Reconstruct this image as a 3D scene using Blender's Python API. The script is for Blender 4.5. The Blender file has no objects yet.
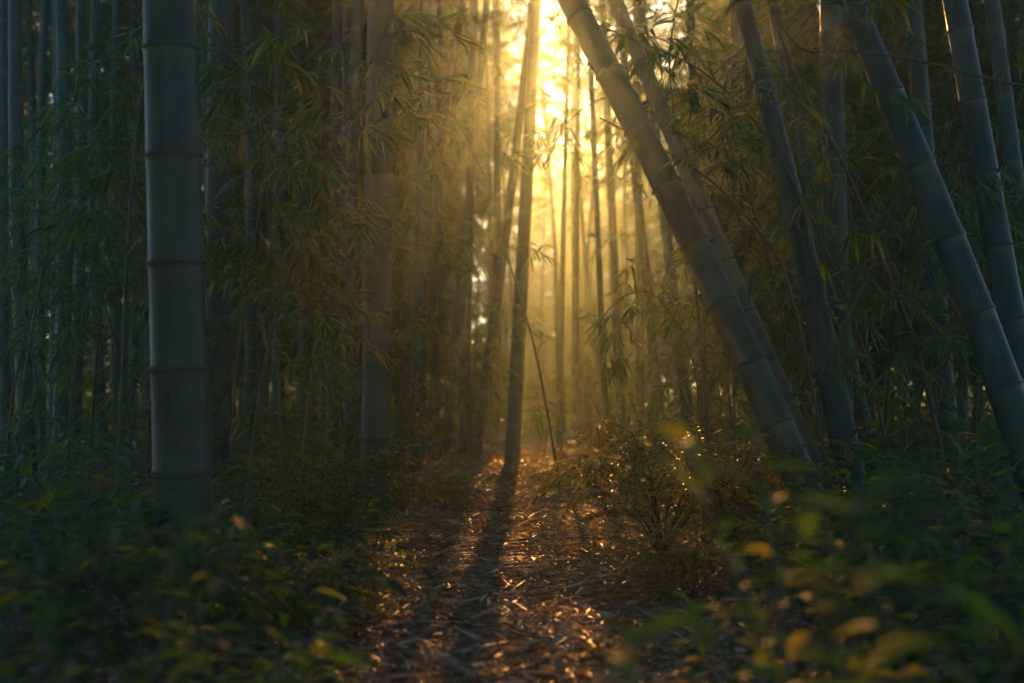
import bpy, math, random
import numpy as np
from mathutils import Vector, Matrix, noise

rng = random.Random(7)
R = math.radians
scene = bpy.context.scene
col = scene.collection

# ------------------------------------------------------------------ camera
FX = 1280.0
CAM_Z = 0.56
TILT = math.atan((400 - 341.5) / FX)
SUN_U, SUN_V = 549, 18

def ray(u, v):
    a, b = (u - 512) / FX, -(v - 341.5) / FX
    c, s = math.cos(TILT), math.sin(TILT)
    return Vector((a, c - b * s, s + b * c))

def at(u, v, d):
    r = ray(u, v)
    return Vector((0, 0, CAM_Z)) + r * (d / r.y)

SUN_DIR = ray(SUN_U, SUN_V).normalized()
SUN_TAN = SUN_DIR.x / SUN_DIR.y

# ------------------------------------------------------------------ tree of objects
def tag(o, label=None, cat=None, group=None, kind=None):
    if label: o['label'] = label
    if cat: o['category'] = cat
    if group: o['group'] = group
    if kind: o['kind'] = kind
    return o

def empty(name, loc=(0, 0, 0)):
    o = bpy.data.objects.new(name, None)
    o.empty_display_size = 0.1
    o.location = loc
    col.objects.link(o)
    return o

def link(name, me, parent=None):
    o = bpy.data.objects.new(name, me)
    col.objects.link(o)
    if parent is not None: o.parent = parent
    return o

# ------------------------------------------------------------------ materials
def new_mat(name):
    m = bpy.data.materials.new(name); m.use_nodes = True
    nt = m.node_tree; nt.nodes.clear()
    out = nt.nodes.new('ShaderNodeOutputMaterial')
    return m, nt, out

def ramp(nt, fac, stops):
    r = nt.nodes.new('ShaderNodeValToRGB')
    el = r.color_ramp.elements
    while len(el) > 1: el.remove(el[-1])
    el[0].position = stops[0][0]; el[0].color = (*stops[0][1], 1)
    for p, c in stops[1:]:
        e = el.new(p); e.color = (*c, 1)
    nt.links.new(fac, r.inputs[0])
    return r.outputs[0]

def leaf_mat(name, stops, trans=0.45, rough=0.38, tcol=(1.15, 1.0, 0.5), spec=0.5):
    m, nt, out = new_mat(name)
    g = nt.nodes.new('ShaderNodeNewGeometry')
    c = ramp(nt, g.outputs['Random Per Island'], stops)
    tc = nt.nodes.new('ShaderNodeTexCoord')
    nz = nt.nodes.new('ShaderNodeTexNoise'); nz.inputs['Scale'].default_value = 60; nz.inputs['Detail'].default_value = 2
    nt.links.new(tc.outputs['Object'], nz.inputs['Vector'])
    mr = nt.nodes.new('ShaderNodeMapRange'); mr.inputs['To Min'].default_value = 0.65; mr.inputs['To Max'].default_value = 1.35
    nt.links.new(nz.outputs[0], mr.inputs[0])
    mul = nt.nodes.new('ShaderNodeVectorMath'); mul.operation = 'MULTIPLY'
    nt.links.new(c, mul.inputs[0]); nt.links.new(mr.outputs[0], mul.inputs[1])
    p = nt.nodes.new('ShaderNodeBsdfPrincipled'); p.inputs['Roughness'].default_value = rough
    p.inputs['Specular IOR Level'].default_value = spec
    nt.links.new(mul.outputs[0], p.inputs['Base Color'])
    t = nt.nodes.new('ShaderNodeBsdfTranslucent')
    mul2 = nt.nodes.new('ShaderNodeVectorMath'); mul2.operation = 'MULTIPLY'; mul2.inputs[1].default_value = [x * 2.2 for x in tcol]
    nt.links.new(mul.outputs[0], mul2.inputs[0]); nt.links.new(mul2.outputs[0], t.inputs['Color'])
    mx = nt.nodes.new('ShaderNodeMixShader'); mx.inputs[0].default_value = trans
    nt.links.new(p.outputs[0], mx.inputs[1]); nt.links.new(t.outputs[0], mx.inputs[2])
    nt.links.new(mx.outputs[0], out.inputs['Surface'])
    return m

def culm_mat(name, dark, light, rough=0.42):
    m, nt, out = new_mat(name)
    tc = nt.nodes.new('ShaderNodeTexCoord')
    mp = nt.nodes.new('ShaderNodeMapping'); mp.inputs['Scale'].default_value = (70, 70, 1.6)
    nt.links.new(tc.outputs['Object'], mp.inputs['Vector'])
    n1 = nt.nodes.new('ShaderNodeTexNoise'); n1.inputs['Scale'].default_value = 1; n1.inputs['Detail'].default_value = 4
    nt.links.new(mp.outputs[0], n1.inputs['Vector'])
    n2 = nt.nodes.new('ShaderNodeTexNoise'); n2.inputs['Scale'].default_value = 7; n2.inputs['Detail'].default_value = 6; n2.inputs['Roughness'].default_value = 0.65
    nt.links.new(tc.outputs['Object'], n2.inputs['Vector'])
    ad = nt.nodes.new('ShaderNodeMath'); ad.operation = 'MULTIPLY_ADD'; ad.inputs[1].default_value = 0.5
    nt.links.new(n1.outputs[0], ad.inputs[0])
    h = nt.nodes.new('ShaderNodeMath'); h.operation = 'MULTIPLY'; h.inputs[1].default_value = 0.5
    nt.links.new(n2.outputs[0], h.inputs[0]); nt.links.new(h.outputs[0], ad.inputs[2])
    c = ramp(nt, ad.outputs[0], [(0.34, dark), (0.5, [(a + b) / 2 for a, b in zip(dark, light)]), (0.66, light)])
    at_ = nt.nodes.new('ShaderNodeAttribute'); at_.attribute_name = 'bloom'
    mix = nt.nodes.new('ShaderNodeMix'); mix.data_type = 'RGBA'
    mm = nt.nodes.new('ShaderNodeMath'); mm.operation = 'MULTIPLY'
    nt.links.new(at_.outputs['Fac'], mm.inputs[0]); nt.links.new(n2.outputs[0], mm.inputs[1])
    nt.links.new(mm.outputs[0], mix.inputs['Factor']); nt.links.new(c, mix.inputs['A'])
    mix.inputs['B'].default_value = (0.12, 0.17, 0.14, 1)
    # each internode has its own shade, and a patchy bloom of powder
    ta = nt.nodes.new('ShaderNodeAttribute'); ta.attribute_name = 'tone'
    tm = nt.nodes.new('ShaderNodeMapRange'); tm.inputs['To Min'].default_value = 0.8; tm.inputs['To Max'].default_value = 1.2
    nt.links.new(ta.outputs['Fac'], tm.inputs[0])
    tmul = nt.nodes.new('ShaderNodeVectorMath'); tmul.operation = 'MULTIPLY'
    nt.links.new(c, tmul.inputs[0]); nt.links.new(tm.outputs[0], tmul.inputs[1])
    mp2 = nt.nodes.new('ShaderNodeMapping'); mp2.inputs['Scale'].default_value = (9, 9, 3.5)
    nt.links.new(tc.outputs['Object'], mp2.inputs['Vector'])
    n4 = nt.nodes.new('ShaderNodeTexNoise'); n4.inputs['Scale'].default_value = 1.6; n4.inputs['Detail'].default_value = 9; n4.inputs['Roughness'].default_value = 0.72
    nt.links.new(mp2.outputs[0], n4.inputs['Vector'])
    pw = nt.nodes.new('ShaderNodeMapRange'); pw.inputs['From Min'].default_value = 0.48; pw.inputs['From Max'].default_value = 0.75; pw.inputs['To Max'].default_value = 0.75
    nt.links.new(n4.outputs[0], pw.inputs[0])
    pmx = nt.nodes.new('ShaderNodeMix'); pmx.data_type = 'RGBA'
    nt.links.new(pw.outputs[0], pmx.inputs['Factor']); nt.links.new(tmul.outputs[0], pmx.inputs['A']); pmx.inputs['B'].default_value = (0.040, 0.088, 0.062, 1)
    nt.links.new(pmx.outputs['Result'], mix.inputs['A'])
    # scattered scars
    n3 = nt.nodes.new('ShaderNodeTexNoise'); n3.inputs['Scale'].default_value = 38; n3.inputs['Detail'].default_value = 3
    nt.links.new(tc.outputs['Object'], n3.inputs['Vector'])
    sc_ = nt.nodes.new('ShaderNodeMapRange'); sc_.inputs['From Min'].default_value = 0.61; sc_.inputs['From Max'].default_value = 0.72
    nt.links.new(n3.outputs[0], sc_.inputs[0])
    mix2 = nt.nodes.new('ShaderNodeMix'); mix2.data_type = 'RGBA'
    s2 = nt.nodes.new('ShaderNodeMath'); s2.operation = 'MULTIPLY'; s2.inputs[1].default_value = 0.6
    nt.links.new(sc_.outputs[0], s2.inputs[0]); nt.links.new(s2.outputs[0], mix2.inputs['Factor'])
    nt.links.new(mix.outputs['Result'], mix2.inputs['A']); mix2.inputs['B'].default_value = (0.05, 0.042, 0.03, 1)
    p = nt.nodes.new('ShaderNodeBsdfPrincipled'); p.inputs['Specular IOR Level'].default_value = 0.3
    nt.links.new(mix2.outputs['Result'], p.inputs['Base Color'])
    rr = nt.nodes.new('ShaderNodeMapRange'); rr.inputs['To Min'].default_value = rough - 0.1; rr.inputs['To Max'].default_value = rough + 0.22
    nt.links.new(n2.outputs[0], rr.inputs[0]); nt.links.new(rr.outputs[0], p.inputs['Roughness'])
    bp = nt.nodes.new('ShaderNodeBump'); bp.inputs['Strength'].default_value = 0.18; bp.inputs['Distance'].default_value = 0.004
    nt.links.new(ad.outputs[0], bp.inputs['Height']); nt.links.new(bp.outputs[0], p.inputs['Normal'])
    nt.links.new(p.outputs[0], out.inputs['Surface'])
    return m

def plain_mat(name, a, b, scale=20, rough=0.7, bump=0.3):
    m, nt, out = new_mat(name)
    tc = nt.nodes.new('ShaderNodeTexCoord')
    nz = nt.nodes.new('ShaderNodeTexNoise'); nz.inputs['Scale'].default_value = scale; nz.inputs['Detail'].default_value = 8
    nt.links.new(tc.outputs['Object'], nz.inputs['Vector'])
    c = ramp(nt, nz.outputs[0], [(0.3, a), (0.7, b)])
    p = nt.nodes.new('ShaderNodeBsdfPrincipled'); p.inputs['Roughness'].default_value = rough
    nt.links.new(c, p.inputs['Base Color'])
    bp = nt.nodes.new('ShaderNodeBump'); bp.inputs['Strength'].default_value = bump; bp.inputs['Distance'].default_value = 0.02
    nt.links.new(nz.outputs[0], bp.inputs['Height']); nt.links.new(bp.outputs[0], p.inputs['Normal'])
    nt.links.new(p.outputs[0], out.inputs['Surface'])
    return m

M_LEAF = leaf_mat('bamboo_leaf', [(0, (0.016, 0.055, 0.026)), (0.45, (0.026, 0.078, 0.030)), (0.8, (0.055, 0.098, 0.026)), (0.95, (0.11, 0.11, 0.025)), (1, (0.17, 0.10, 0.03))], trans=0.5, tcol=(1.25, 1.12, 0.4))
M_BROAD = leaf_mat('shrub_leaf', [(0, (0.012, 0.040, 0.022)), (0.6, (0.024, 0.060, 0.024)), (0.86, (0.07, 0.10, 0.02)), (1, (0.20, 0.15, 0.025))], trans=0.55, rough=0.55, spec=0.2, tcol=(1.5, 1.25, 0.4))
M_SUN_TINT = leaf_mat('sun_tinted_shrub_leaf', [(0, (0.05, 0.09, 0.018)), (0.5, (0.10, 0.14, 0.02)), (1, (0.24, 0.20, 0.025))], trans=0.5, rough=0.45, tcol=(1.4, 1.2, 0.4), spec=0.2)  # sunlight put into the colour: a yellower copy of the shrub leaf
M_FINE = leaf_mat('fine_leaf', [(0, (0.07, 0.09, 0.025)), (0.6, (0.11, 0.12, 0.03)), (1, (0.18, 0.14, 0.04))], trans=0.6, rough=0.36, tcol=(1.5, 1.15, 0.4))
M_LITTER = leaf_mat('dry_leaf', [(0, (0.05, 0.036, 0.022)), (0.35, (0.12, 0.094, 0.055)), (0.7, (0.25, 0.205, 0.12)), (0.92, (0.40, 0.34, 0.21)), (1, (0.34, 0.22, 0.10))], trans=0.3, rough=0.45, spec=0.45, tcol=(1.0, 0.7, 0.4))
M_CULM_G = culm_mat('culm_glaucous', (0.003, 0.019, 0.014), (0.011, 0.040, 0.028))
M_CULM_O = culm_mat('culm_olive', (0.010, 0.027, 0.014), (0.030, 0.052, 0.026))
M_CULM_Y = culm_mat('culm_old', (0.065, 0.058, 0.028), (0.150, 0.120, 0.060), 0.5)
M_NODE = plain_mat('node_scar', (0.012, 0.012, 0.009), (0.05, 0.045, 0.03), 30, 0.8)
M_TWIG = plain_mat('twig_bark', (0.022, 0.024, 0.014), (0.06, 0.05, 0.028), 25, 0.6)
M_STICK = plain_mat('dead_stick', (0.06, 0.042, 0.026), (0.20, 0.14, 0.085), 30, 0.8)

# ------------------------------------------------------------------ mesh builder
class MB:
    def __init__(s):
        s.v, s.f, s.m, s.bl, s.tone = [], [], [], [], []
        s.leaves = []
    def tube(s, pts, rads, n=4, mat=0, blooms=None, cap=True, tones=None):
        pts = [Vector(p) for p in pts]
        t0 = (pts[1] - pts[0]).normalized()
        nrm = t0.orthogonal().normalized()
        base = len(s.v)
        for i, p in enumerate(pts):
            t = (pts[min(i + 1, len(pts) - 1)] - pts[max(i - 1, 0)]).normalized()
            nrm = (nrm - t * nrm.dot(t)).normalized()
            b = t.cross(nrm)
            for k in range(n):
                a = 2 * math.pi * k / n
                q = p + (nrm * math.cos(a) + b * math.sin(a)) * rads[i]
                s.v.append((q.x, q.y, q.z)); s.bl.append(blooms[i] if blooms else 0.0); s.tone.append(tones[i] if tones else 0.5)
        for i in range(len(pts) - 1):
            for k in range(n):
                a0 = base + i * n + k; a1 = base + i * n + (k + 1) % n
                s.f.append((a0, a1, a1 + n, a0 + n)); s.m.append(mat)
        if cap:
            e = base + (len(pts) - 1) * n
            s.f.append(tuple(e + k for k in range(n))); s.m.append(mat)
    def leaf(s, b, d, nrm, L, W, droop=0.15, mat=0):
        s.leaves.append((b[0], b[1], b[2], d[0], d[1], d[2], nrm[0], nrm[1], nrm[2], L, W, droop, mat))
    def mesh(s, name, mats, lod=1, shape='lance', smooth=True):
        v = np.array(s.v, dtype=np.float64).reshape(-1, 3)
        faces = list(s.f); ms = list(s.m); bl = list(s.bl)
        if s.leaves:
            A = np.array(s.leaves)
            b, d, nn, L, W, dr = A[:, 0:3], A[:, 3:6], A[:, 6:9], A[:, 9:10], A[:, 10:11], A[:, 11:12]
            d = d / (np.linalg.norm(d, axis=1, keepdims=True) + 1e-9)
            nn = nn - d * np.sum(nn * d, axis=1, keepdims=True)
            nn = nn / (np.linalg.norm(nn, axis=1, keepdims=True) + 1e-9)
            sd = np.cross(d, nn)
            if shape == 'lance': wm, w1, w2 = 0.3, 1.0, 0.72
            else: wm, w1, w2 = 0.33, 1.0, 0.82
            t1, t2 = wm, 0.68
            if lod == 0: T = [(0, 0), (0.38, -1), (1, 0), (0.38, 1)]; F = [(0, 1, 2), (0, 2, 3)]
            else:
                T = [(0, 0), (t1, -w1), (t1, 0), (t1, w1), (t2, -w2), (t2, 0), (t2, w2), (1, 0)]
                F = [(0, 1, 2), (0, 2, 3), (1, 4, 5, 2), (2, 5, 6, 3), (4, 7, 5), (5, 7, 6)]
            P = []
            for t, w in T:
                q = b + d * L * t + sd * W * 0.5 * w + nn * (W * 0.22 * abs(w))
                q = q.copy(); q[:, 2:3] -= dr * L * t * t
                P.append(q)
            P = np.stack(P, 1).reshape(-1, 3)
            o = len(v); v = np.vstack([v, P]) if o else P
            k = len(T)
            mm = A[:, 12].astype(int).tolist()
            for i in range(len(A)):
                c = o + i * k
                for f in F:
                    faces.append(tuple(c + x for x in f)); ms.append(mm[i])
            bl += [0.0] * (len(A) * k)
        me = bpy.data.meshes.new(name)
        me.from_pydata(v.tolist(), [], faces)
        for m in mats: me.materials.append(m)
        me.polygons.foreach_set('material_index', ms)
        if smooth: me.polygons.foreach_set('use_smooth', [True] * len(faces))
        if any(bl):
            if not s.leaves:
                a = me.attributes.new('tone', 'FLOAT', 'POINT'); a.data.foreach_set('value', s.tone)
            a = me.attributes.new('bloom', 'FLOAT', 'POINT'); a.data.foreach_set('value', bl)
        me.update()
        return me

def rv(s=1.0):
    while True:
        v = Vector((rng.uniform(-1, 1), rng.uniform(-1, 1), rng.uniform(-1, 1)))
        if 0.05 < v.length < 1: return v.normalized() * s

UP = Vector((0, 0, 1))

# ------------------------------------------------------------------ ground
def path_x(y): return 0.12 - 0.03 * y + 0.0006 * y * y
def path_half(y): return 0.62 - 0.012 * min(y, 14)
def gz(x, y):
    n = noise.noise(Vector((x * 0.35, y * 0.35, 1.7))) * 0.10 + noise.noise(Vector((x * 1.1, y * 1.1, 4.1))) * 0.05
    n += noise.noise(Vector((x * 4.2, y * 4.2, 9.1))) * 0.018
    e = min(1.0, max(0.0, (abs(x - path_x(y)) - path_half(y)) / 0.9))
    near = min(1.0, max(0.0, (math.hypot(x, y) - 0.6) / 2.5))
    return n * (0.25 + 0.75 * e) * near + 0.10 * e * near + 0.012 * max(0, y - 5)

def axis(lo, hi, dense_lo, dense_hi, fine, coarse):
    out = []; x = lo
    while x < hi:
        out.append(x)
        if dense_lo <= x < dense_hi: x += fine
        else: x += coarse if (x < dense_lo - coarse or x > dense_hi) else max(fine, min(coarse, dense_lo - x) if x < dense_lo else fine)
    out.append(hi)
    return out
xs = axis(-45, 45, -3, 3.5, 0.06, 0.9); ys = axis(-20, 58, 1, 11, 0.07, 0.8)
gv = [(x, y, gz(x, y)) for y in ys for x in xs]
nx = len(xs)
gf = [(j * nx + i, j * nx + i + 1, (j + 1) * nx + i + 1, (j + 1) * nx + i) for j in range(len(ys) - 1) for i in range(nx - 1)]
gme = bpy.data.meshes.new('ground'); gme.from_pydata(gv, [], gf)
gme.polygons.foreach_set('use_smooth', [True] * len(gf))
def ground_mat():
    m, nt, out = new_mat('forest_floor')
    tc = nt.nodes.new('ShaderNodeTexCoord')
    n1 = nt.nodes.new('ShaderNodeTexNoise'); n1.inputs['Scale'].default_value = 3.0; n1.inputs['Detail'].default_value = 6
    n2 = nt.nodes.new('ShaderNodeTexNoise'); n2.inputs['Scale'].default_value = 45; n2.inputs['Detail'].default_value = 6; n2.inputs['Distortion'].default_value = 1.5
    vo = nt.nodes.new('ShaderNodeTexVoronoi'); vo.inputs['Scale'].default_value = 28
    for n in (n1, n2, vo): nt.links.new(tc.outputs['Object'], n.inputs['Vector'])
    ad = nt.nodes.new('ShaderNodeMath'); ad.operation = 'MULTIPLY_ADD'; ad.inputs[1].default_value = 0.55
    h = nt.nodes.new('ShaderNodeMath'); h.operation = 'MULTIPLY'; h.inputs[1].default_value = 0.45
    nt.links.new(n2.outputs[0], ad.inputs[0]); nt.links.new(n1.outputs[0], h.inputs[0]); nt.links.new(h.outputs[0], ad.inputs[2])
    c = ramp(nt, ad.outputs[0], [(0.3, (0.022, 0.015, 0.010)), (0.5, (0.065, 0.042, 0.025)), (0.68, (0.15, 0.095, 0.05))])
    p = nt.nodes.new('ShaderNodeBsdfPrincipled'); p.inputs['Roughness'].default_value = 0.75
    nt.links.new(c, p.inputs['Base Color'])
    b1 = nt.nodes.new('ShaderNodeBump'); b1.inputs['Strength'].default_value = 0.7; b1.inputs['Distance'].default_value = 0.03
    nt.links.new(n2.outputs[0], b1.inputs['Height'])
    b2 = nt.nodes.new('ShaderNodeBump'); b2.inputs['Strength'].default_value = 0.5; b2.inputs['Distance'].default_value = 0.02
    nt.links.new(vo.outputs['Distance'], b2.inputs['Height']); nt.links.new(b1.outputs[0], b2.inputs['Normal'])
    nt.links.new(b2.outputs[0], p.inputs['Normal'])
    nt.links.new(p.outputs[0], out.inputs['Surface'])
    return m
gme.materials.append(ground_mat())
tag(link('ground', gme), kind='structure')

# ------------------------------------------------------------------ bamboo sprays and crowns
def spray(mb, p, d, length, r, fans=6, leafL=0.115, droop=0.35, start=0.3, per=(4, 7), twig=1, sides=3):
    """a thin branch that droops and carries fans of narrow hanging leaves"""
    p = Vector(p); d = Vector(d).normalized()
    n = 6; pts = [p.copy()]
    for i in range(n):
        d = (d + Vector((0, 0, -droop / n)) + rv(0.06)).normalized()
        p = p + d * (length / n); pts.append(p.copy())
    mb.tube(pts, [r * (1 - 0.75 * i / n) for i in range(n + 1)], sides, twig, cap=False)
    for k in range(fans):
        s = start + (1 - start) * (k + rng.random() * 0.6) / fans
        s = min(s, 0.999); i = int(s * n); q = pts[i].lerp(pts[i + 1], s * n - i)
        t = (pts[i + 1] - pts[i]).normalized()
        sub = (t * 0.7 + rv(0.8)).normalized()
        if sub.z < -0.4: sub.z *= 0.4
        l2 = rng.uniform(0.06, 0.18) * (0.7 + length * 0.5)
        e = q + sub * l2 + Vector((0, 0, -l2 * 0.15))
        mb.tube([q, q.lerp(e, 0.5) + Vector((0, 0, l2 * 0.06)), e], [r * 0.4, r * 0.32, r * 0.22], 3, twig, cap=False)
        nl = rng.randint(*per)
        side = sub.cross(UP)
        if side.length < 0.1: side = rv()
        side.normalize()
        for j in range(nl):
            f = (j + 0.6) / nl
            a = (1 if j % 2 else -1) * rng.uniform(0.25, 0.75) * (1.15 - 0.7 * f)
            ld = sub * rng.uniform(0.6, 1.0) + side * a + Vector((0, 0, -rng.uniform(0.05, 0.6)))
            L = leafL * rng.uniform(0.55, 1.3)
            nn = UP + rv(0.6)
            mb.leaf(q.lerp(e, 0.25 + 0.75 * f), ld, nn, L, L * rng.uniform(0.10, 0.15), rng.uniform(0.05, 0.5), 0)

def crown_mesh(name, path, z0, z1, step, blen, fans, leafL, lod=0, per=(4, 7), dens=2):
    mb = MB(); s = z0; a = rng.random() * 6.28
    while s < z1:
        p, r = path(s)
        f = (s - z0) / (z1 - z0)
        for k in range(dens):
            a += 2.4 + rng.uniform(-0.7, 0.7)
            ln = blen * (1.0 - 0.55 * f) * rng.uniform(0.55, 1.15)
            d = Vector((math.cos(a), math.sin(a), rng.uniform(0.15, 0.8)))
            spray(mb, p + Vector((math.cos(a), math.sin(a), 0)) * r * 0.6, d, ln, 0.0045, fans, leafL, rng.uniform(0.5, 1.1), 0.2, per)
        s += step * rng.uniform(0.7, 1.3)
    return mb.mesh(name, [M_LEAF, M_TWIG], lod)

def culm_mesh(name, path, length, sides, node0, node1, mat, stubs=0.0):
    """path(s) -> (point, radius); nodes get a ridge, a groove and a pale waxy band just below"""
    mb = MB(); st = []; s = 0.0; i = 0; nodes = []
    s = rng.uniform(0.05, 0.12)
    while s < length - 0.1:
        nodes.append(s); f = s / length
        s += node0 + (node1 - node0) * min(1, f * 3) * rng.uniform(0.9, 1.1)
    st.append((0.0, 1.04, 0))
    for s in nodes:
        p, r = path(s)
        w = max(0.005, r * 0.10)
        st += [(s - w * 9.0, 0.992, 0.0), (s - w * 1.8, 1.0, 0.4), (s - w * 0.7, 1.04, 0.6), (s - w * 0.15, 1.10, 0.3), (s + w * 0.15, 0.97, 0), (s + w * 0.6, 1.06, 0.3), (s + w * 2.0, 1.0, 0.0)]
    st.append((length, 0.6, 0))
    st = sorted([x for x in st if 0 <= x[0] <= length])
    pts, rads, bl, tn = [], [], [], []
    tv = [rng.random() for _ in range(len(nodes) + 2)]
    for s, k, b in st:
        p, r = path(s); pts.append(p); rads.append(r * k); bl.append(b)
        tn.append(tv[sum(1 for q in nodes if q < s)])
    mb.tube(pts, rads, sides, 0, bl, True, tn)
    if stubs:
        for s in nodes:
            for _ in range(2):
                if rng.random() < stubs:
                    p, r = path(s); a = rng.random() * 6.28; d = Vector((math.cos(a), math.sin(a), 0.9)); l = rng.uniform(0.015, 0.06)
                    q = p + Vector((math.cos(a), math.sin(a), 0)) * r * 0.9
                    mb.tube([q, q + d * l * 0.5, q + d * l], [r * 0.10 + 0.001, r * 0.07 + 0.001, r * 0.06 + 0.001], 6, 0)
    return mb.mesh(name, [mat]), nodes

def ring_mesh(path, s):
    mb = MB(); p, r = path(s); w = max(0.003, r * 0.055)
    pr = [(-1.0, 1.015), (-0.7, 1.09), (0.0, 1.12), (0.6, 1.08), (1.0, 1.0)]
    pts = []; rads = []
    for a, k in pr:
        q, rr = path(s + a * w); pts.append(q); rads.append(rr * k)
    mb.tube(pts, rads, 24, 0, cap=False)
    return mb.mesh('node_ring', [M_NODE])

def drop_to_ground(p0, p1):
    """extend the line p0(top)->p1(base) until it meets the ground"""
    d = (p1 - p0).normalized(); q = p1.copy()
    for _ in range(400):
        if q.z <= gz(q.x, q.y) - 0.04: break
        q = q + d * 0.02
    for _ in range(400):
        if q.z > gz(q.x, q.y) - 0.04: break
        q = q - d * 0.01
    return q

def hero(u0, v0, d0, u1, v1, d1, w0, w1, label, length=7.5, mat=None, bow=0.0, node=(0.24, 0.34), rings=False, crown=None, sides=20, group=None, cat='bamboo', name='bamboo'):
    rng.seed(int(u0 * 7 + u1 * 3 + w1))
    P0, P1 = at(u0, v0, d0), at(u1, v1, d1)
    G = drop_to_ground(P0, P1)
    ax = (P0 - G).normalized(); Lf = (P0 - G).length
    r0 = w1 * d1 / FX / 2; r1 = w0 * d0 / FX / 2
    side = ax.cross(Vector((0, 1, 0))).normalized()
    Lb = (P1 - G).length
    def path(s):
        s_ = max(0.0, s)
        q = ax * s
        q = q + side * (bow * math.sin(math.pi * min(1.3, s_ / Lf)))
        over = max(0.0, s_ - Lf - 0.4)
        q = q + Vector((ax.x, ax.y, -0.25)) * (0.05 * over * over)
        if s_ < Lf: r = r0 + (r1 - r0) * (s_ - Lb) / max(0.1, Lf - Lb)
        else: r = r1 * max(0.12, 1 - 0.9 * (s_ - Lf) / (length - Lf + 0.01))
        return q, r
    length = max(length, Lf + 2.5)
    root = empty(name, G)
    tag(root, label, cat, group)
    me, nodes = culm_mesh('culm', path, length, sides, node[0], node[1], mat or M_CULM_G, 0.22 if rings else 0)
    c = link('culm', me, root)
    if rings:
        for s in nodes:
            if s < Lf + 0.2: link('node_ring', ring_mesh(path, s), c)
    if crown:
        z0, step, blen, fans, dens = crown
        cm = crown_mesh('crown', path, z0, length, step, blen, fans, 0.115, 0 if d1 > 5 else 1, (4, 7), dens)
        link('crown', cm, root)
    return root

HI = lambda z0=2.6: (z0, 0.30, 0.75, 6, 2)
# the thick culms that frame the path
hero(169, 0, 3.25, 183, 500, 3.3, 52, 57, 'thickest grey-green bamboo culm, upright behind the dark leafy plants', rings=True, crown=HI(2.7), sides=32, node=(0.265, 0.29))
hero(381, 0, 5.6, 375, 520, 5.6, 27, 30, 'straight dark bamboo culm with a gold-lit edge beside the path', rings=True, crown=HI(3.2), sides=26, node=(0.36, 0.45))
hero(571, 0, 4.7, 799, 485, 4.3, 26, 35, 'thick olive bamboo culm leaning steeply over the path into the glow', mat=M_CULM_O, rings=True, crown=HI(3.2), sides=28, node=(0.22, 0.26), bow=-0.03)
hero(615, 0, 5.6, 836, 520, 4.9, 15, 21, 'slender straw-brown bamboo culm leaning parallel behind the thick olive one', mat=M_CULM_Y, rings=True, crown=HI(3.4), node=(0.20, 0.28), bow=0.0)
hero(742, 0, 5.0, 850, 480, 4.9, 18, 29, 'green bamboo culm leaning gently, directly beside the pair of steep leaning culms', rings=True, crown=HI(2.6), node=(0.27, 0.33), bow=-0.02)
hero(830, 0, 7.0, 842, 450, 6.8, 21, 25, 'upright shaded bamboo culm standing between two leaning culms in the dark thicket', rings=True, crown=HI(2.9), node=(0.32, 0.38))
hero(850, 0, 4.2, 1014, 430, 4.0, 25, 37, 'thick dark bamboo culm leaning towards the path from the shaded plants', rings=True, crown=HI(2.4), sides=26, node=(0.24, 0.28), bow=-0.025)
hero(913, 0, 6.8, 944, 400, 6.6, 17, 23, 'nearly upright dim bamboo culm half hidden behind the dark leaning one', rings=True, crown=HI(2.6), node=(0.30, 0.36))
hero(955, 0, 4.6, 1030, 430, 4.4, 24, 31, 'outermost thick dark culm leaning at the shadowed edge of the thicket', rings=True, crown=HI(2.3), sides=24, node=(0.25, 0.29))
hero(772, 0, 7.4, 866, 440, 7.0, 12, 18, 'thin dark culm leaning just behind the gently leaning green culm', crown=HI(2.9), node=(0.28, 0.34))
hero(992, 0, 6.4, 1034, 330, 6.2, 15, 20, 'slim shadowed culm peeping out beyond the outermost thick leaning culm', crown=HI(2.2), node=(0.3, 0.36))
# culms in the glow, middle of the picture
hero(536, 0, 10.1, 512, 465, 9.9, 11, 16, 'tall smoky culm standing under the sun at the end of the path', crown=(3.1, 0.26, 0.6, 5, 2))
hero(533, 0, 10.8, 477, 440, 10.5, 8, 11, 'slender culm tilting to meet the tall smoky culm under the sun', crown=(2.2, 0.35, 0.5, 4, 1), bow=-0.02)
hero(426, 0, 9.0, 417, 430, 9.0, 12, 17, 'misty culm with small leaf tufts just past the straight dark culm', crown=(1.6, 0.36, 0.6, 4, 1))
hero(463, 0, 9.4, 403, 430, 9.2, 8, 12, 'thin culm slanting across behind the misty culm with leaf tufts', crown=(2.0, 0.36, 0.6, 4, 1), bow=0.03)
hero(474, 0, 11.5, 464, 430, 11.2, 8, 11, 'thin teal culm upright midway between dark culm and sunlit culm', crown=(3.5, 0.4, 0.5, 4, 1))
hero(487, 0, 12.0, 447, 430, 12.0, 7, 10, 'faint slanting culm behind the thin teal upright culm', crown=(2.6, 0.36, 0.6, 4, 1))
hero(440, 0, 12.5, 437, 430, 12.4, 6, 8, 'very thin misty culm close behind the culm with leaf tufts', crown=(2.6, 0.36, 0.6, 4, 1))
hero(498, 0, 12.6, 494, 430, 12.4, 5, 7, 'hair-thin culm in the mist just before the sunlit culm', crown=(4.6, 0.6, 0.4, 3, 1))
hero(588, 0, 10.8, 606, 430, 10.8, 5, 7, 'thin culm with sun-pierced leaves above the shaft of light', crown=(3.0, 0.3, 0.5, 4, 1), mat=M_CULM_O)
hero(577, 160, 13.0, 574, 430, 13, 6, 8, 'thin golden culm fading out in the brightest haze', crown=(3.2, 0.6, 0.45, 3, 1), mat=M_CULM_O)
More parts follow.
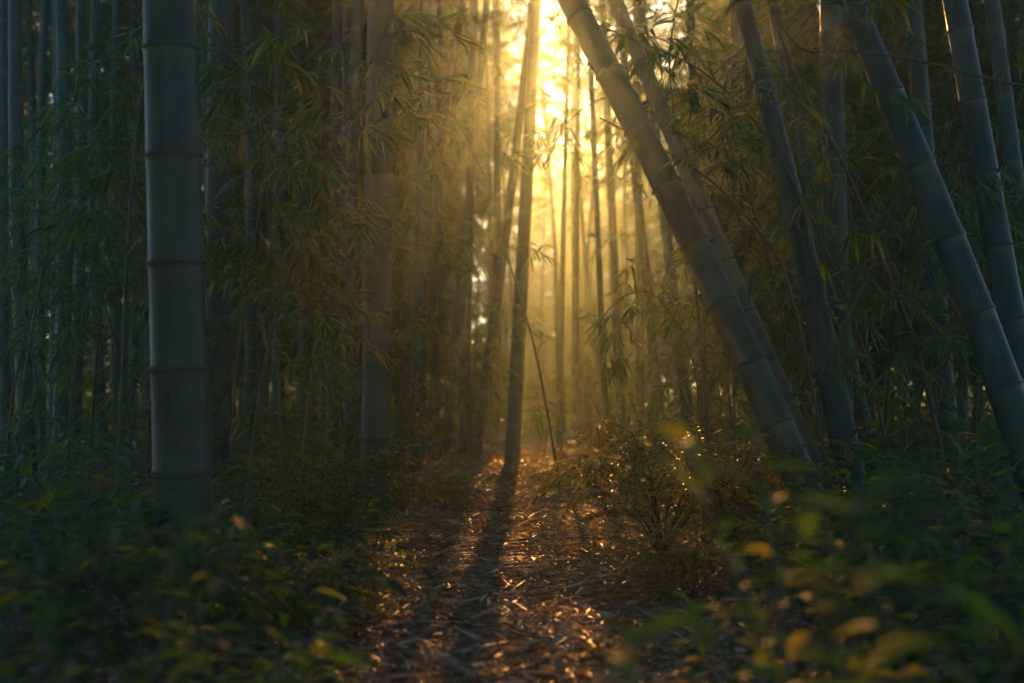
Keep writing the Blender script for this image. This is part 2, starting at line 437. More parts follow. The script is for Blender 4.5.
hero(602, 0, 12.2, 622, 430, 12, 7, 10, 'hazy amber culm just inside the bright shaft of light', crown=(2.4, 0.3, 0.65, 5, 1), mat=M_CULM_O)
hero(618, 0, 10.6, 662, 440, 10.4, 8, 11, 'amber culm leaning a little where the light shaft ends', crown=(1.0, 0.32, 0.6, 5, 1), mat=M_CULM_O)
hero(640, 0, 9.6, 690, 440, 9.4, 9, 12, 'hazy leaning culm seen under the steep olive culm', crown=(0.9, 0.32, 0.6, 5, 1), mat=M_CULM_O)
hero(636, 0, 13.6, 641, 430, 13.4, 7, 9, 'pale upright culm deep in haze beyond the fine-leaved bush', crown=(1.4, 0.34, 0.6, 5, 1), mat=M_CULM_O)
hero(735, 0, 9.4, 741, 430, 9.2, 11, 14, 'dim upright culm behind the pair of steep leaning culms', crown=HI(2.4))
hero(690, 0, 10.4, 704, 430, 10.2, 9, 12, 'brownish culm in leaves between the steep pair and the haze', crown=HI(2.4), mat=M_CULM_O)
# the crowd of culms in the teal mist
LT = [
 (4, 6, 8.2, 9, 'dark culm cut by the picture edge in the teal mist'),
 (15, 28, 7.6, 13, 'dark bowed culm second from the edge of the teal mist'),
 (45, 42, 10.6, 8, 'thin culm between the bowed dark culm and the broad blue one'),
 (57, 52, 10.2, 9, 'pale thin culm touching the broad blue culm'),
 (62, 60, 8.4, 13, 'broad blue-black culm in the mist above the drooping leaf spray'),
 (81, 74, 9.2, 10, 'straight blue culm with one pale side beyond the leaf spray'),
 (96, 103, 9.0, 9, 'slim culm over the tip of the drooping leaf spray'),
 (117, 118, 10.4, 8, 'dim slim culm close to the thickest grey-green culm'),
 (134, 131, 11.4, 7, 'faintest thin culm hugging the thickest grey-green culm'),
 (29, 33, 12.2, 7, 'ghostly thin culm behind the dark bowed one'),
]
for u0, u1, d, w, lab in LT:
    hero(u0, 0, d, u1, 420, d, w, w * 1.25, lab, crown=HI(3.4 if d < 9 else 4.0), bow=rng.uniform(-0.05, 0.05), sides=14)
MT = [
 (221, 218, 6.6, 25, 'broad shaded culm just past the thickest grey-green culm'),
 (203, 206, 9.4, 9, 'thin pale culm squeezed beside the thickest grey-green culm'),
 (245, 248, 9.6, 10, 'slim teal culm next to the broad shaded culm'),
 (258, 254, 11.8, 8, 'dim thin culm behind the slim teal culm'),
 (279, 276, 11.0, 9, 'misty culm over the leafy saplings'),
 (300, 302, 12.2, 8, 'ghostly culm rising through the tops of leafy saplings'),
 (338, 333, 9.2, 11, 'teal culm near the top of the tallest leafy sapling'),
 (358, 352, 8.6, 12, 'blue culm standing close before the straight dark gold-edged one'),
 (347, 344, 11.6, 8, 'pale thin culm between two teal culms near dark gold-edged culm'),
]
for u0, u1, d, w, lab in MT:
    hero(u0, 0, d, u1, 420, d, w, w * 1.15, lab, crown=HI(3.2 if d < 8 else 3.9), bow=rng.uniform(-0.04, 0.04), sides=16, rings=(w > 20))

# ------------------------------------------------------------------ thin arching canes
def cane(pts, d, w, label, leaves=0.0, d_end=None):
    rng.seed(int(pts[0][0] * 5 + pts[1][1]))
    P = [at(u, v, d + ((d_end or d) - d) * i / (len(pts) - 1)) for i, (u, v) in enumerate(pts)]
    # smooth
    Q = []
    for i in range(len(P) - 1):
        p0, p1, p2, p3 = P[max(0, i - 1)], P[i], P[i + 1], P[min(len(P) - 1, i + 2)]
        for k in range(6):
            t = k / 6
            Q.append(0.5 * ((2 * p1) + (p2 - p0) * t + (2 * p0 - 5 * p1 + 4 * p2 - p3) * t * t + (3 * p1 - p0 - 3 * p2 + p3) * t ** 3))
    Q.append(P[-1])
    g = Q[-1]; last = Q[-1] - Q[-2]
    down = []
    q = g.copy(); d_ = last.normalized()
    while q.z > gz(q.x, q.y) - 0.03 and len(down) < 80:
        d_ = (d_ + Vector((0, 0, -0.10))).normalized(); q = q + d_ * 0.08; down.append(q.copy())
    Q = Q + down
    base = Q[-1]
    root = empty('bamboo_cane', base); tag(root, label, 'bamboo cane')
    Q = [x - base for x in Q][::-1]
    r = w * d / FX / 2; n = len(Q)
    mb = MB(); mb.tube(Q, [r * (1.15 - 0.65 * i / n) * (1.25 if i % 5 == 4 else 1) for i in range(n)], 8, 0)
    link('stem', mb.mesh('stem', [M_TWIG]), root)
    if leaves:
        mb = MB()
        for i in range(4, n - 1):
            if rng.random() < leaves:
                spray(mb, Q[i], rv() + Vector((0, 0, 0.4)), rng.uniform(0.15, 0.4), 0.002, 4, 0.11, 0.7, 0.3)
        link('foliage', mb.mesh('foliage', [M_LEAF, M_TWIG], 1), root)
cane([(768, 0), (800, 48), (854, 51), (914, 60), (983, 77), (1030, 88)], 3.9, 3.2, 'thin dark cane arching almost level across the dark leaning culms', 0.12)
cane([(585, 20), (650, 46), (700, 70), (747, 112), (790, 175), (835, 270)], 4.9, 2.6, 'wiry cane arching from the steep culms down into the thicket', 0.35)
cane([(600, 118), (647, 142), (680, 159), (710, 180), (734, 204), (779, 259), (800, 330)], 4.6, 3.0, 'dark bare cane springing from the thick olive culm downward', 0.1)
cane([(680, -10), (670, 50), (672, 100), (677, 145), (690, 240)], 5.6, 3.0, 'limp thin cane hanging upright behind the slender straw-brown culm', 0.3)
cane([(774, 15), (799, 85), (829, 135), (859, 200), (884, 265), (914, 340), (930, 400)], 5.2, 5.0, 'smooth green cane slanting across the upright shaded culm', 0.12)
cane([(500, 235), (518, 290), (535, 350), (547, 410), (557, 472)], 7.3, 2.6, 'wiry dark cane bowing outward at the foot of the sunlit culm', 0.3)
cane([(545, 165), (572, 118), (615, 98), (668, 132), (704, 230), (722, 335)], 7.6, 2.4, 'leafy thin cane bowing across the light shaft from behind the olive culm', 0.8)
cane([(602, 70), (640, 36), (690, 62), (728, 160), (746, 300)], 6.6, 2.4, 'leafy thin cane curling over near the sun between the steep culms', 0.8)
cane([(585, 345), (618, 300), (655, 296), (690, 352), (702, 425)], 6.3, 2.2, 'short leafy cane with gold fans drooping over the golden bush', 0.8)
cane([(484, 175), (455, 118), (422, 96), (398, 145), (389, 265)], 6.9, 2.4, 'leafy thin cane arching from the straight dark culm toward the sun', 0.8)
cane([(700, 90), (745, 50), (800, 70), (842, 170), (862, 300)], 5.8, 2.4, 'leafy thin cane drooping over the gently leaning green culm', 0.7)
cane([(760, 90), (840, 160), (905, 235), (950, 300)], 6.4, 3.0, 'fine cane slanting behind the dark leaning culm', 0.4)

# ------------------------------------------------------------------ saplings
def sapling_meshes(h, lean, dens, leafL, lod=1, z0=0.25):
    rng.seed(int(h * 100 + lean * 10))
    mb = MB(); lv = MB()
    n = 14; a = rng.random() * 6.28; pts = []
    dx, dy = math.cos(a), math.sin(a)
    for i in range(n + 1):
        s = i / n
        pts.append(Vector((dx * lean * s * s + 0.01 * math.sin(7 * s), dy * lean * s * s, h * (s - 0.12 * lean * s * s))))
    mb.tube(pts, [0.008 * (1 - 0.75 * i / n) * (1.2 if i % 3 == 2 else 1) for i in range(n + 1)], 6, 0)
    k = max(1, int(h * dens))
    for j in range(k):
        s = z0 + (1 - z0) * (j + rng.random()) / k
        i = min(n - 1, int(s * n)); q = pts[i].lerp(pts[i + 1], s * n - i)
        b = rng.random() * 6.28
        d = Vector((math.cos(b), math.sin(b), rng.uniform(0.1, 0.8)))
        spray(lv, q, d, rng.uniform(0.22, 0.6) * (1.1 - 0.4 * s), 0.0022, rng.randint(4, 7), leafL, rng.uniform(0.6, 1.3), 0.25)
    return mb.mesh('stem', [M_TWIG]), lv.mesh('foliage', [M_LEAF, M_TWIG], lod)

SAP = [sapling_meshes(h, l, dn, lf, 1, z) for h, l, dn, lf, z in ((2.1, 0.25, 10, 0.10, 0.4), (1.7, 0.45, 11, 0.085, 0.3), (2.3, 0.6, 8, 0.12, 0.45), (1.3, 0.3, 14, 0.075, 0.2), (1.5, 0.7, 12, 0.095, 0.3))]

def place(name, meshes, parts, loc, rz, sc, label, cat, group=None, tilt=(0, 0)):
    root = empty(name, loc); root.rotation_euler = (tilt[0], tilt[1], rz); root.scale = (sc, sc, sc)
    tag(root, label, cat, group)
    for m, pn in zip(meshes, parts): link(pn, m, root)
    return root

SAPS = [  # u, depth, variant, scale, label
 (283, 4.6, 0, 1.0, 'tallest leafy sapling with a thin dark stem before the straight dark culm'),
 (250, 4.3, 2, 0.85, 'leafy sapling with a bowed stem just past the thickest culm'),
 (304, 5.0, 1, 0.9, 'thin upright sapling between the tallest sapling and the dark culm'),
 (232, 5.6, 0, 0.95, 'sapling with yellowing leaf tips behind the bowed-stem sapling'),
 (345, 6.3, 3, 1.1, 'small sapling tucked behind the straight dark culm'),
 (262, 6.8, 1, 1.15, 'dense sapling under the slim teal culms'),
 (305, 7.6, 4, 1.2, 'low spreading sapling in the mist beyond the tallest sapling'),
 (118, 4.4, 2, 0.95, 'sapling arching its leaf spray over the teal mist'),
 (70, 5.0, 0, 0.85, 'upright dark sapling beneath the broad blue-black culm'),
 (20, 4.4, 1, 0.9, 'dark sapling filling the picture edge under the mist'),
 (135, 5.8, 1, 1.0, 'yellow-tipped sapling beside the thickest culm'),
 (90, 6.4, 4, 1.1, 'spreading sapling below the straight blue culm'),
 (42, 6.8, 3, 1.3, 'bushy sapling below the dark bowed culm'),
 (8, 6.0, 2, 0.9, 'tall dim sapling in front of the culm at the picture edge'),
 (150, 7.4, 4, 1.2, 'pale sapling half hidden behind the thickest culm'),
 (180, 7.0, 0, 0.9, 'sapling wholly behind the thickest culm, only leaf tips showing'),
 (400, 7.2, 3, 0.75, 'little sapling at the dark culm foot facing the path'),
 (440, 9.6, 4, 0.9, 'low misty sapling under the tufted misty culm'),
 (472, 10.4, 3, 0.8, 'tiny sapling where the path fades into mist'),
 (415, 5.9, 1, 0.62, 'sapling reaching gold-tipped fans past the straight dark culm'),
 (700, 6.4, 1, 1.0, 'sapling with gold leaf fans under the steep olive culm'),
 (735, 5.6, 3, 0.9, 'low gold-flecked sapling between the steep leaning culms'),
 (765, 6.8, 0, 1.0, 'tall sapling behind the steep leaning pair'),
 (800, 6.0, 2, 0.9, 'sapling arching beside the gently leaning green culm'),
 (815, 8.2, 1, 1.2, 'dense green sapling behind the upright shaded culm'),
 (880, 5.4, 4, 1.1, 'spreading dark sapling between upright and dark leaning culms'),
 (905, 7.4, 0, 1.05, 'tall dark sapling behind the dark leaning culm'),
 (930, 5.6, 3, 1.1, 'bushy dark sapling at the foot of the dim upright culm'),
 (975, 5.8, 1, 1.0, 'dark sapling between the two thick dark leaning culms'),
 (1000, 7.2, 2, 1.0, 'arching dim sapling beyond the outermost thick culm'),
 (1020, 5.2, 4, 1.0, 'dark spreading sapling under the outermost thick culm'),
 (860, 9.0, 2, 1.2, 'deep shaded sapling far behind the slanting green cane'),
 (655, 8.6, 3, 0.9, 'hazy gold sapling at the edge of the light shaft'),
 (628, 11.5, 4, 1.0, 'hazy spreading sapling inside the light shaft'),
 (588, 14.0, 3, 1.2, 'bright blurred sapling at the bottom of the light shaft'),
 (545, 10.8, 4, 0.75, 'low sapling behind the sunlit culm foot'),
]
for i, (u, d, k, sc, lab) in enumerate(SAPS):
    rng.seed(u * 13 + k)
    x = (u - 512) / FX * d
    place('bamboo_sapling', SAP[k], ('stem', 'foliage'), (x, d, gz(x, d) - 0.02), rng.random() * 6.28, sc, lab, 'sapling', 'bamboo saplings in the understory')

# ------------------------------------------------------------------ the grove behind
def grove_path(h, r, bend):
    a = rng.random() * 6.28
    def path(s):
        f = s / h
        return Vector((math.cos(a) * bend * f * f, math.sin(a) * bend * f * f, s)), r * (1 - 0.8 * f)
    return path
GC = {}
def gvar(key, h, r, bend, z0, blen, fans, dens, mat):
    rng.seed(len(key[0]) * 50 + key[1] + int(z0 * 10))
    p = grove_path(h, r, bend)
    me, _ = culm_mesh('culm', p, h, 10, 0.28, 0.36, mat)
    GC[key] = (me, crown_mesh('crown', p, z0, h, 0.24, blen, fans, 0.15, 0, (4, 7), dens))
for k in range(3): gvar(('high', k), 8.2, 0.045 + 0.006 * k, 0.5, 3.3, 1.5, 9, 5, M_CULM_G)
for k in range(3): gvar(('full', k), 8.0, 0.038 + 0.006 * k, 0.6, 0.8, 1.3, 9, 5, M_CULM_G if k else M_CULM_O)
for k in range(2): gvar(('thin', k), 8.4, 0.03, 0.7, 3.0, 1.0, 4, 1, M_CULM_O)
gvar(('crest', 0), 9.4, 0.034, 0.6, 5.7, 1.0, 6, 3, M_CULM_O)
for k in range(2): gvar(('far', k), 8.6, 0.042, 0.5, 0.15, 1.5, 8, 5, M_CULM_O)

def corridor(x, y): return x - SUN_TAN * y   # lateral offset from the line through camera and sun
REG = {
 'a': ('bamboo stems crowding the teal mist', 'one of the dim bamboo stems crowded far back in the teal mist'),
 'b': ('bamboo stems behind the leafy saplings', 'one of the dim bamboo stems crowded far behind the tallest leafy sapling'),
 'c': ('bamboo stems dissolving in the golden haze', 'one of the blurred leafy bamboos dissolving in golden haze around the sun'),
 'd': ('leafy bamboos of the dark thicket', 'one of the leafy bamboos massed in the dark thicket behind the leaning culms'),
}
taken = []
def far_bamboo(x, y, key, sc=1.0):
    if any((x - a) ** 2 + (y - b) ** 2 < 0.45 ** 2 for a, b in taken): return False
    taken.append((x, y))
    if -1.3 < corridor(x, y) < 1.7 and key[0] not in ('thin', 'crest'): sc = min(sc, max(0.18, 0.3 * (y - 13.0) / 8.3))
    u = x / y * FX + 512
    reg = 'a' if u < 195 else 'b' if u < 400 else 'c' if u < 700 else 'd'
    me = GC[key]
    root = empty('bamboo', (x, y, gz(x, y) - 0.05))
    root.rotation_euler = (rng.uniform(-0.05, 0.05), rng.uniform(-0.07, 0.05), rng.random() * 6.28)
    root.scale = (sc, sc, sc * rng.uniform(0.92, 1.06))
    tag(root, REG[reg][1], 'bamboo', REG[reg][0])
    link('culm', me[0], root); link('crown', me[1], root)
    return True
def fill(n, ylo, yhi, ulo, uhi, kinds, lo_c, hi_c, smin=0.9, smax=1.1):
    rng.seed(int(ylo * 31 + yhi * 7 + ulo))
    k = tries = 0
    while k < n and tries < n * 40:
        tries += 1
        y = ylo + (yhi - ylo) * rng.random() ** 0.8
        u = rng.uniform(ulo, uhi); x = (u - 512) / FX * y
        c = corridor(x, y)
        if lo_c < c < hi_c: continue
        if far_bamboo(x, y, (kinds, rng.randrange({'far': 2, 'thin': 2, 'crest': 1}.get(kinds, 3))), rng.uniform(smin, smax)): k += 1
CLO, CHI = -0.45, 1.3
def fill_band(n, ylo, yhi, clo, chi, kinds, smin=0.9, smax=1.1):
    rng.seed(int(ylo * 29 + yhi * 5 + chi * 11))
    k = tries = 0
    while k < n and tries < n * 60:
        tries += 1
        y = rng.uniform(ylo, yhi); c = rng.uniform(clo, chi)
        if far_bamboo(c + SUN_TAN * y, y, (kinds, rng.randrange({'far': 2, 'thin': 2, 'crest': 1}.get(kinds, 3))), rng.uniform(smin, smax)): k += 1
fill_band(20, 10.5, 26, -4.2, CLO, 'high')
fill_band(24, 12, 26, -4.2, CLO, 'full')
fill(12, 11, 20, -200, 420, 'high', CLO, CHI)
fill(26, 13, 25, -160, 440, 'full', CLO, CHI)
fill_band(24, 9.5, 25, CHI, 4.4, 'full')
fill(34, 8.0, 20, 700, 1250, 'full', CLO, CHI)
fill(9, 18, 28, 640, 1200, 'full', CLO, CHI)
fill(9, 12, 18, 470, 640, 'thin', 9, 9)
fill_band(8, 22.5, 27.5, -1.5, 1.6, 'crest', 0.96, 1.0)
fill_band(5, 18, 22, 0.1, 1.0, 'thin')
fill_band(16, 29, 42, -1.6, 2.2, 'far')
fill(42, 26, 42, -120, 1050, 'far', 0, 0)
# younger, lower growth where the path runs on into the haze (the sun still clears its tops)
def young(n, ylo, yhi):
    rng.seed(77)
    k = tries = 0
    while k < n and tries < 4000:
        tries += 1
        y = rng.uniform(ylo, yhi); c = rng.uniform(CLO, CHI); x = c + SUN_TAN * y
        h = 0.3 * (y - 14.0)
        if far_bamboo(x, y, ('full', rng.randrange(3)), max(0.18, min(0.8, h / 8.0))): k += 1
young(22, 17, 28)
# unseen grove bamboos added behind and over the camera to cut sky light
def behind(n):
    rng.seed(78)
    k = tries = 0
    while k < n and tries < 4000:
        tries += 1
        x, y = rng.uniform(-5.5, 5.5), rng.uniform(-10, 4.0)
        if abs(x) < 1.5 + 0.45 * max(0, y): continue
        root_ok = shade_bamboo(x, y)
        k += root_ok
def shade_bamboo(x, y):
    if any((x - a) ** 2 + (y - b) ** 2 < 0.8 ** 2 for a, b in taken): return 0
    taken.append((x, y)); me = GC[(rng.choice(('high', 'full')), rng.randrange(3))]
    root = empty('bamboo', (x, y, gz(x, y) - 0.05)); root.rotation_euler = (0, 0, rng.random() * 6.28)
    tag(root, 'one of the unseen bamboos added behind the viewpoint to cut sky light', 'bamboo', 'unseen shading bamboos behind the viewpoint')
    link('culm', me[0], root); link('crown', me[1], root)
    return 1
behind(20)

# ------------------------------------------------------------------ shrubs
def shrub_meshes(nst, h, spread, leafL, aspect, step, mat, shape='ovate', side_br=0, arch=0.5):
    rng.seed(int(nst * 100 + h * 100 + spread * 1000))
    st, lv = MB(), MB()
    for k in range(nst):
        a = 6.28 * k / nst + rng.uniform(-0.5, 0.5); sp = spread * rng.uniform(0.4, 1.1); hh = h * rng.uniform(0.65, 1.1)
        n = 9; pts = []
        for i in range(n + 1):
            s = i / n
            pts.append(Vector((math.cos(a) * sp * s ** 1.4, math.sin(a) * sp * s ** 1.4, hh * (s - arch * 0.35 * s ** 3))) + rv(0.012) * s)
        st.tube(pts, [0.0034 * (1 - 0.75 * i / n) + 0.0005 for i in range(n + 1)], 5, 0)
        lines = [pts]
        for b in range(side_br):
            i = rng.randint(3, n - 1); q = pts[i]; d = ((pts[i + 1] - pts[i]).normalized() + rv(0.9)).normalized(); l = rng.uniform(0.10, 0.22)
            bp = [q + d * l * t + Vector((0, 0, -0.25 * l * t * t)) for t in (0, .25, .5, .75, 1)]
            st.tube(bp, [0.0015, 0.0013, 0.0011, 0.0009, 0.0006], 4, 0); lines.append(bp)
        for li, pl in enumerate(lines):
            tot = sum((pl[i + 1] - pl[i]).length for i in range(len(pl) - 1)); s = 0.3 * tot if li == 0 else 0.1 * tot; sgn = 1
            while s < tot:
                f = s / tot * (len(pl) - 1); i = min(len(pl) - 2, int(f)); q = pl[i].lerp(pl[i + 1], f - i)
                t = (pl[i + 1] - pl[i]).normalized(); sd = t.cross(UP)
                if sd.length < 0.2: sd = rv()
                sd.normalize(); sgn = -sgn
                d = t * rng.uniform(0.3, 0.8) + sd * sgn * rng.uniform(0.6, 1.1) + rv(0.3)
                L = leafL * rng.uniform(0.6, 1.25)
                lv.leaf(q, d, UP + rv(0.55), L, L * aspect * rng.uniform(0.85, 1.15), rng.uniform(0.0, 0.5), 0)
                s += step * rng.uniform(0.6, 1.4)
    return st.mesh('stems', [M_TWIG]), lv.mesh('foliage', [mat], 1, shape)

BR = [shrub_meshes(n, h, sp, lf * 1.2, 0.34, 0.040, M_BROAD, 'ovate', 3) for n, h, sp, lf in ((7, 0.48, 0.30, 0.062), (6, 0.40, 0.34, 0.055), (8, 0.55, 0.28, 0.068), (6, 0.34, 0.30, 0.050))]
BRT = [shrub_meshes(n, h, sp, 0.06, 0.42, 0.040, M_BROAD, 'ovate', 2) for n, h, sp in ((4, 0.68, 0.26), (4, 0.60, 0.30))]
SUN_PL = [shrub_meshes(n, h, sp, 0.074, 0.36, 0.036, M_SUN_TINT, 'ovate', 2) for n, h, sp in ((6, 0.42, 0.26), (4, 0.66, 0.28))]  # shrubs with sunlight tinted into the leaves
FN = [shrub_meshes(n, h, sp, 0.021, 0.5, 0.0078, M_FINE, 'ovate', 13, 0.9) for n, h, sp in ((12, 0.46, 0.42), (9, 0.34, 0.36))]
FR = [shrub_meshes(n, h, sp, 0.075, 0.26, 0.022, M_BROAD, 'lance', 2, 1.1) for n, h, sp in ((8, 0.42, 0.40), (7, 0.34, 0.36))]
def shrub(vs, u, d, sc, label, name='leafy_shrub', cat='shrub', group=None, dz=-0.02):
    rng.seed(int(u * 3 + d * 100))
    x = (u - 512) / FX * d
    place(name, vs, ('stems', 'foliage'), (x, d, gz(x, d) + dz), rng.random() * 6.28, sc, label, cat, group)
G1 = 'leafy plants beside the path'
SH = [
 (BR[0], 20, 1.75, 0.85, 'dark broad-leaved plant in the lower corner under the mist'),
 (BR[2], 70, 2.2, 0.85, 'dark plant with pale top leaves before the teal mist'),
 (BRT[0], 135, 1.6, 0.82, 'blurred dark plant in front of the thickest culm'),
 (BR[0], 160, 2.3, 0.85, 'dark plant with reddish upper leaves hiding the thickest culm foot'),
 (SUN_PL[0], 218, 1.3, 0.85, 'blurred plant with sunlit yellow leaf tint nearest the picture bottom by the path'),
 (BR[2], 200, 2.7, 0.75, 'dim plant wrapped round the base of the thickest culm'),
 (SUN_PL[0], 250, 1.95, 0.8, 'plant tinted sunlit yellow-green at the path edge below the thickest culm'),
 (BR[3], 30, 2.7, 1.0, 'dark plant at the picture edge below the sapling'),
 (BR[1], 90, 3.0, 0.95, 'dull plant between the saplings and the dark corner plants'),
 (BR[0], -10, 1.4, 0.75, 'darkest plant cut off by the picture corner'),
 (FR[0], 262, 2.9, 0.9, 'feathery plant with curved leaf rows by the thickest culm'),
 (FR[1], 305, 3.6, 0.95, 'feathery low plant speckled with gold by the saplings'),
 (FR[0], 335, 4.3, 0.9, 'gold-tipped feathery plant before the straight dark culm'),
 (FN[0], 335, 4.9, 1.15, 'gold-lit twiggy plant at the straight dark culm foot'),
 (FN[1], 320, 3.2, 0.8, 'small twiggy plant with glinting leaves on the path edge'),
 (FN[1], 432, 6.4, 0.8, 'low twiggy plant spreading from dark culm toward the mist'),
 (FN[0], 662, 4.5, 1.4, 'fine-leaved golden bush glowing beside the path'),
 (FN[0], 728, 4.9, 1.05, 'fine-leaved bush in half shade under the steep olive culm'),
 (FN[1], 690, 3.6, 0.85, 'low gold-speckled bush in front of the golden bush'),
 (FN[1], 590, 7.6, 0.9, 'hazy low bush where the light shaft meets the ground'),
 (FN[1], 545, 8.0, 0.6, 'tiny hazy bush behind the path bend'),
 (BR[3], 745, 2.3, 0.8, 'blurred plant with orange-lit leaves on the sunny path edge'),
 (SUN_PL[1], 815, 1.3, 1.0, 'tall blurred plant with sunlit-yellow tinted leaves before the steep culm foot'),
 (BR[2], 850, 2.0, 0.9, 'dark plant with a few yellow leaves beside the tall blurred plant'),
 (BRT[1], 930, 1.5, 1.0, 'dark green blurred plant below the dark leaning culm'),
 (BR[2], 1000, 1.9, 0.95, 'dark plant climbing in front of the outermost thick culm'),
 (BR[1], 1010, 1.35, 0.8, 'darkest blurred plant in the lower corner opposite the mist'),
 (BR[3], 880, 2.8, 1.1, 'dim plant in the shade behind the blurred plants'),
 (BR[0], 960, 3.0, 0.95, 'dim broad-leaved plant at the dark leaning culm foot'),
 (FR[1], 800, 3.4, 1.0, 'feathery dim plant covering the steep culms foot'),
 (FR[0], 900, 3.7, 1.0, 'feathery dark plant in the deep shade of the thicket'),
 (BR[3], 690, 1.5, 0.55, 'blurred sprig with orange-lit leaves low on the path'),
 (BR[3], 612, 2.7, 0.42, 'lone green sprig standing on the sunlit litter'),
]
for vs, u, d, sc, lab in SH:
    nm = 'feathery_plant' if vs in FR else 'twiggy_bush' if vs in FN else 'leafy_plant'
    shrub(vs, u, d, sc, lab.replace('nearest the picture bottom', 'at the picture bottom'), nm, 'plant', G1)

# ------------------------------------------------------------------ stuff: litter and undergrowth
rng.seed(5)
mb = MB()
def flat_leaf(x, y, L, lift):
    a = rng.random() * 6.28
    d = Vector((math.cos(a), math.sin(a), rng.gauss(0, 0.22)))
    mb.leaf((x, y, gz(x, y) + lift), d, UP + rv(0.75), L, min(0.011, L * rng.uniform(0.08, 0.22)), rng.uniform(-0.12, 0.3), 0)
for i in range(74000):
    y = 1.1 + 11.0 * rng.random() ** 1.7
    w = path_half(y) + 0.45
    x = path_x(y) + rng.gauss(0, w * 0.75)
    if noise.noise(Vector((x * 2.6, y * 2.6, 3.3))) < -0.12 and rng.random() < 0.7: continue
    flat_leaf(x, y, rng.uniform(0.02, 0.075) if rng.random() < 0.85 else rng.uniform(0.08, 0.16), rng.uniform(0.002, 0.026))
tag(link('leaf_litter', mb.mesh('leaf_litter', [M_LITTER], 1)), 'dry straw-brown fallen bamboo leaves covering the path', 'fallen leaves', kind='stuff')
mb = MB()
for i in range(420):
    y = 1.3 + 8.0 * rng.random() ** 1.4
    x = path_x(y) + rng.gauss(0, 0.6); a = rng.random() * 6.28; L = rng.uniform(0.08, 0.5)
    d = Vector((math.cos(a), math.sin(a), 0)); r = rng.uniform(0.0014, 0.004)
    pts = []
    for t in (-.5, -.2, .1, .3, .5):
        q = Vector((x, y, 0)) + d * L * t + Vector((-d.y, d.x, 0)) * rng.uniform(-0.03, 0.03) * L
        pts.append(Vector((q.x, q.y, gz(q.x, q.y) + 0.012 + rng.random() * 0.02)))
    mb.tube(pts, [r, r, r * 0.9, r * 0.8, r * 0.6], 5, 0)
tag(link('twig_litter', mb.mesh('twig_litter', [M_STICK])), 'thin dead twigs strewn over the leaf litter', 'twigs', kind='stuff')
mb = MB()
for i in range(2600):
    y = 3.2 + 15 * rng.random() ** 1.3
    side = rng.choice((-1, 1))
    x = path_x(y) + side * (path_half(y) + 0.12 + abs(rng.gauss(0, 0.28 * y)))
    if abs(x) > 0.47 * y + 0.6: continue
    g = gz(x, y); hh = rng.uniform(0.08, 0.34) * (0.5 + min(1, abs(x - path_x(y)) - path_half(y)))
    for j in range(rng.randint(6, 12)):
        a = rng.random() * 6.28; d = Vector((math.cos(a), math.sin(a), rng.uniform(-0.1, 1.2)))
        L = rng.uniform(0.05, 0.13)
        mb.leaf((x + rng.uniform(-.07, .07), y + rng.uniform(-.07, .07), g + hh * rng.random()), d, UP + rv(0.6), L, L * rng.uniform(0.14, 0.3), rng.uniform(0.1, 0.5), 0)
for i in range(1500):
    y = 17 + 32 * rng.random(); x = rng.uniform(-0.5, 0.5) * y * 1.1
    g = gz(x, y); hh = rng.uniform(0.3, 1.1)
    for j in range(rng.randint(10, 16)):
        a = rng.random() * 6.28; d = Vector((math.cos(a), math.sin(a), rng.uniform(-0.4, 0.9)))
        L = rng.uniform(0.16, 0.34)
        mb.leaf((x + rng.uniform(-.3, .3), y + rng.uniform(-.3, .3), g + hh * rng.random()), d, UP + rv(0.9), L, L * rng.uniform(0.2, 0.34), rng.uniform(0.1, 0.5), 0)
tag(link('undergrowth', mb.mesh('undergrowth', [M_LEAF], 1)), 'low tangled green undergrowth either side of the path', 'undergrowth', kind='stuff')

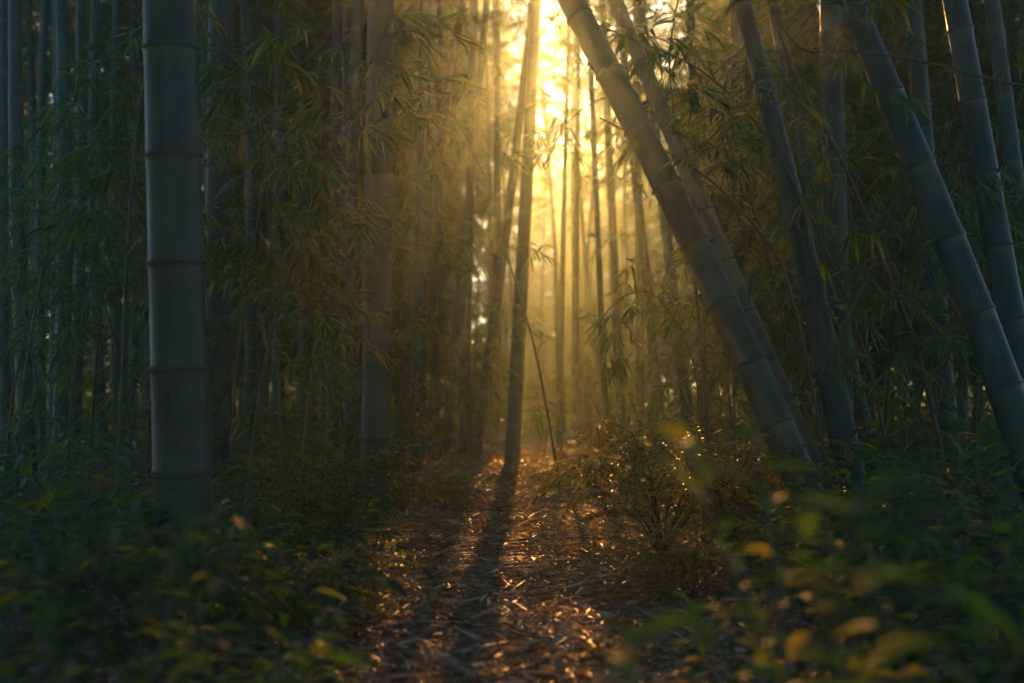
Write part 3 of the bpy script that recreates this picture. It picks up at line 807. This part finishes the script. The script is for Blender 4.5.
# ------------------------------------------------------------------ haze
HAZE_D = 0.0070
def box(name, lo, hi):
    vs = [(x, y, z) for x in (lo[0], hi[0]) for y in (lo[1], hi[1]) for z in (lo[2], hi[2])]
    fs = [(0, 1, 3, 2), (4, 6, 7, 5), (0, 4, 5, 1), (2, 3, 7, 6), (0, 2, 6, 4), (1, 5, 7, 3)]
    me = bpy.data.meshes.new(name); me.from_pydata(vs, [], fs); return me
hm, hnt, hout = new_mat('haze')
pv = hnt.nodes.new('ShaderNodeVolumePrincipled')
pv.inputs['Color'].default_value = (0.68, 0.95, 0.84, 1)
pv.inputs['Density'].default_value = HAZE_D
pv.inputs['Anisotropy'].default_value = 0.85
hnt.links.new(pv.outputs[0], hout.inputs['Volume'])
hme = box('haze', (-47, -22, -2.0), (47, 60, 9.9)); hme.materials.append(hm)
tag(link('haze', hme), 'pale morning haze hanging among the bamboo', 'haze', kind='stuff')

# ------------------------------------------------------------------ light
w = bpy.data.worlds.new('World'); scene.world = w; w.use_nodes = True
nt = w.node_tree; bg = nt.nodes['Background']
sky = nt.nodes.new('ShaderNodeTexSky'); sky.sky_type = 'NISHITA'; sky.sun_disc = False
el = math.asin(SUN_DIR.z); az = math.atan2(SUN_DIR.x, SUN_DIR.y)
sky.sun_elevation = el; sky.sun_rotation = az
sky.air_density = 1.0; sky.dust_density = 0.25; sky.ozone_density = 3.0
nt.links.new(sky.outputs[0], bg.inputs[0]); bg.inputs[1].default_value = 0.070
ld = bpy.data.lights.new('sun', 'SUN'); ld.energy = 5.0; ld.angle = R(0.5); ld.color = (1.0, 0.415, 0.10)
lo = bpy.data.objects.new('sun', ld); col.objects.link(lo)
lo.rotation_euler = SUN_DIR.to_track_quat('Z', 'Y').to_euler(); lo.location = SUN_DIR * 30

# ------------------------------------------------------------------ camera and render settings
cd = bpy.data.cameras.new('camera'); cam = bpy.data.objects.new('camera', cd); col.objects.link(cam)
cam.location = (0, 0, CAM_Z); cam.rotation_euler = (R(90) + TILT, 0, 0)
cd.sensor_width = 36; cd.lens = 36 * FX / 1024; cd.clip_start = 0.05; cd.clip_end = 500
cd.dof.use_dof = True; cd.dof.focus_distance = 4.7; cd.dof.aperture_fstop = 2.4
scene.camera = cam
scene.view_settings.view_transform = 'Standard'; scene.view_settings.look = 'None'
scene.view_settings.exposure = 1.68; scene.view_settings.gamma = 1.0
cy = scene.cycles
cy.use_denoising = True; cy.max_bounces = 7; cy.diffuse_bounces = 3; cy.glossy_bounces = 2; cy.transmission_bounces = 3; cy.volume_bounces = 2
cy.transparent_max_bounces = 8; cy.sample_clamp_indirect = 4.0; cy.use_adaptive_sampling = False
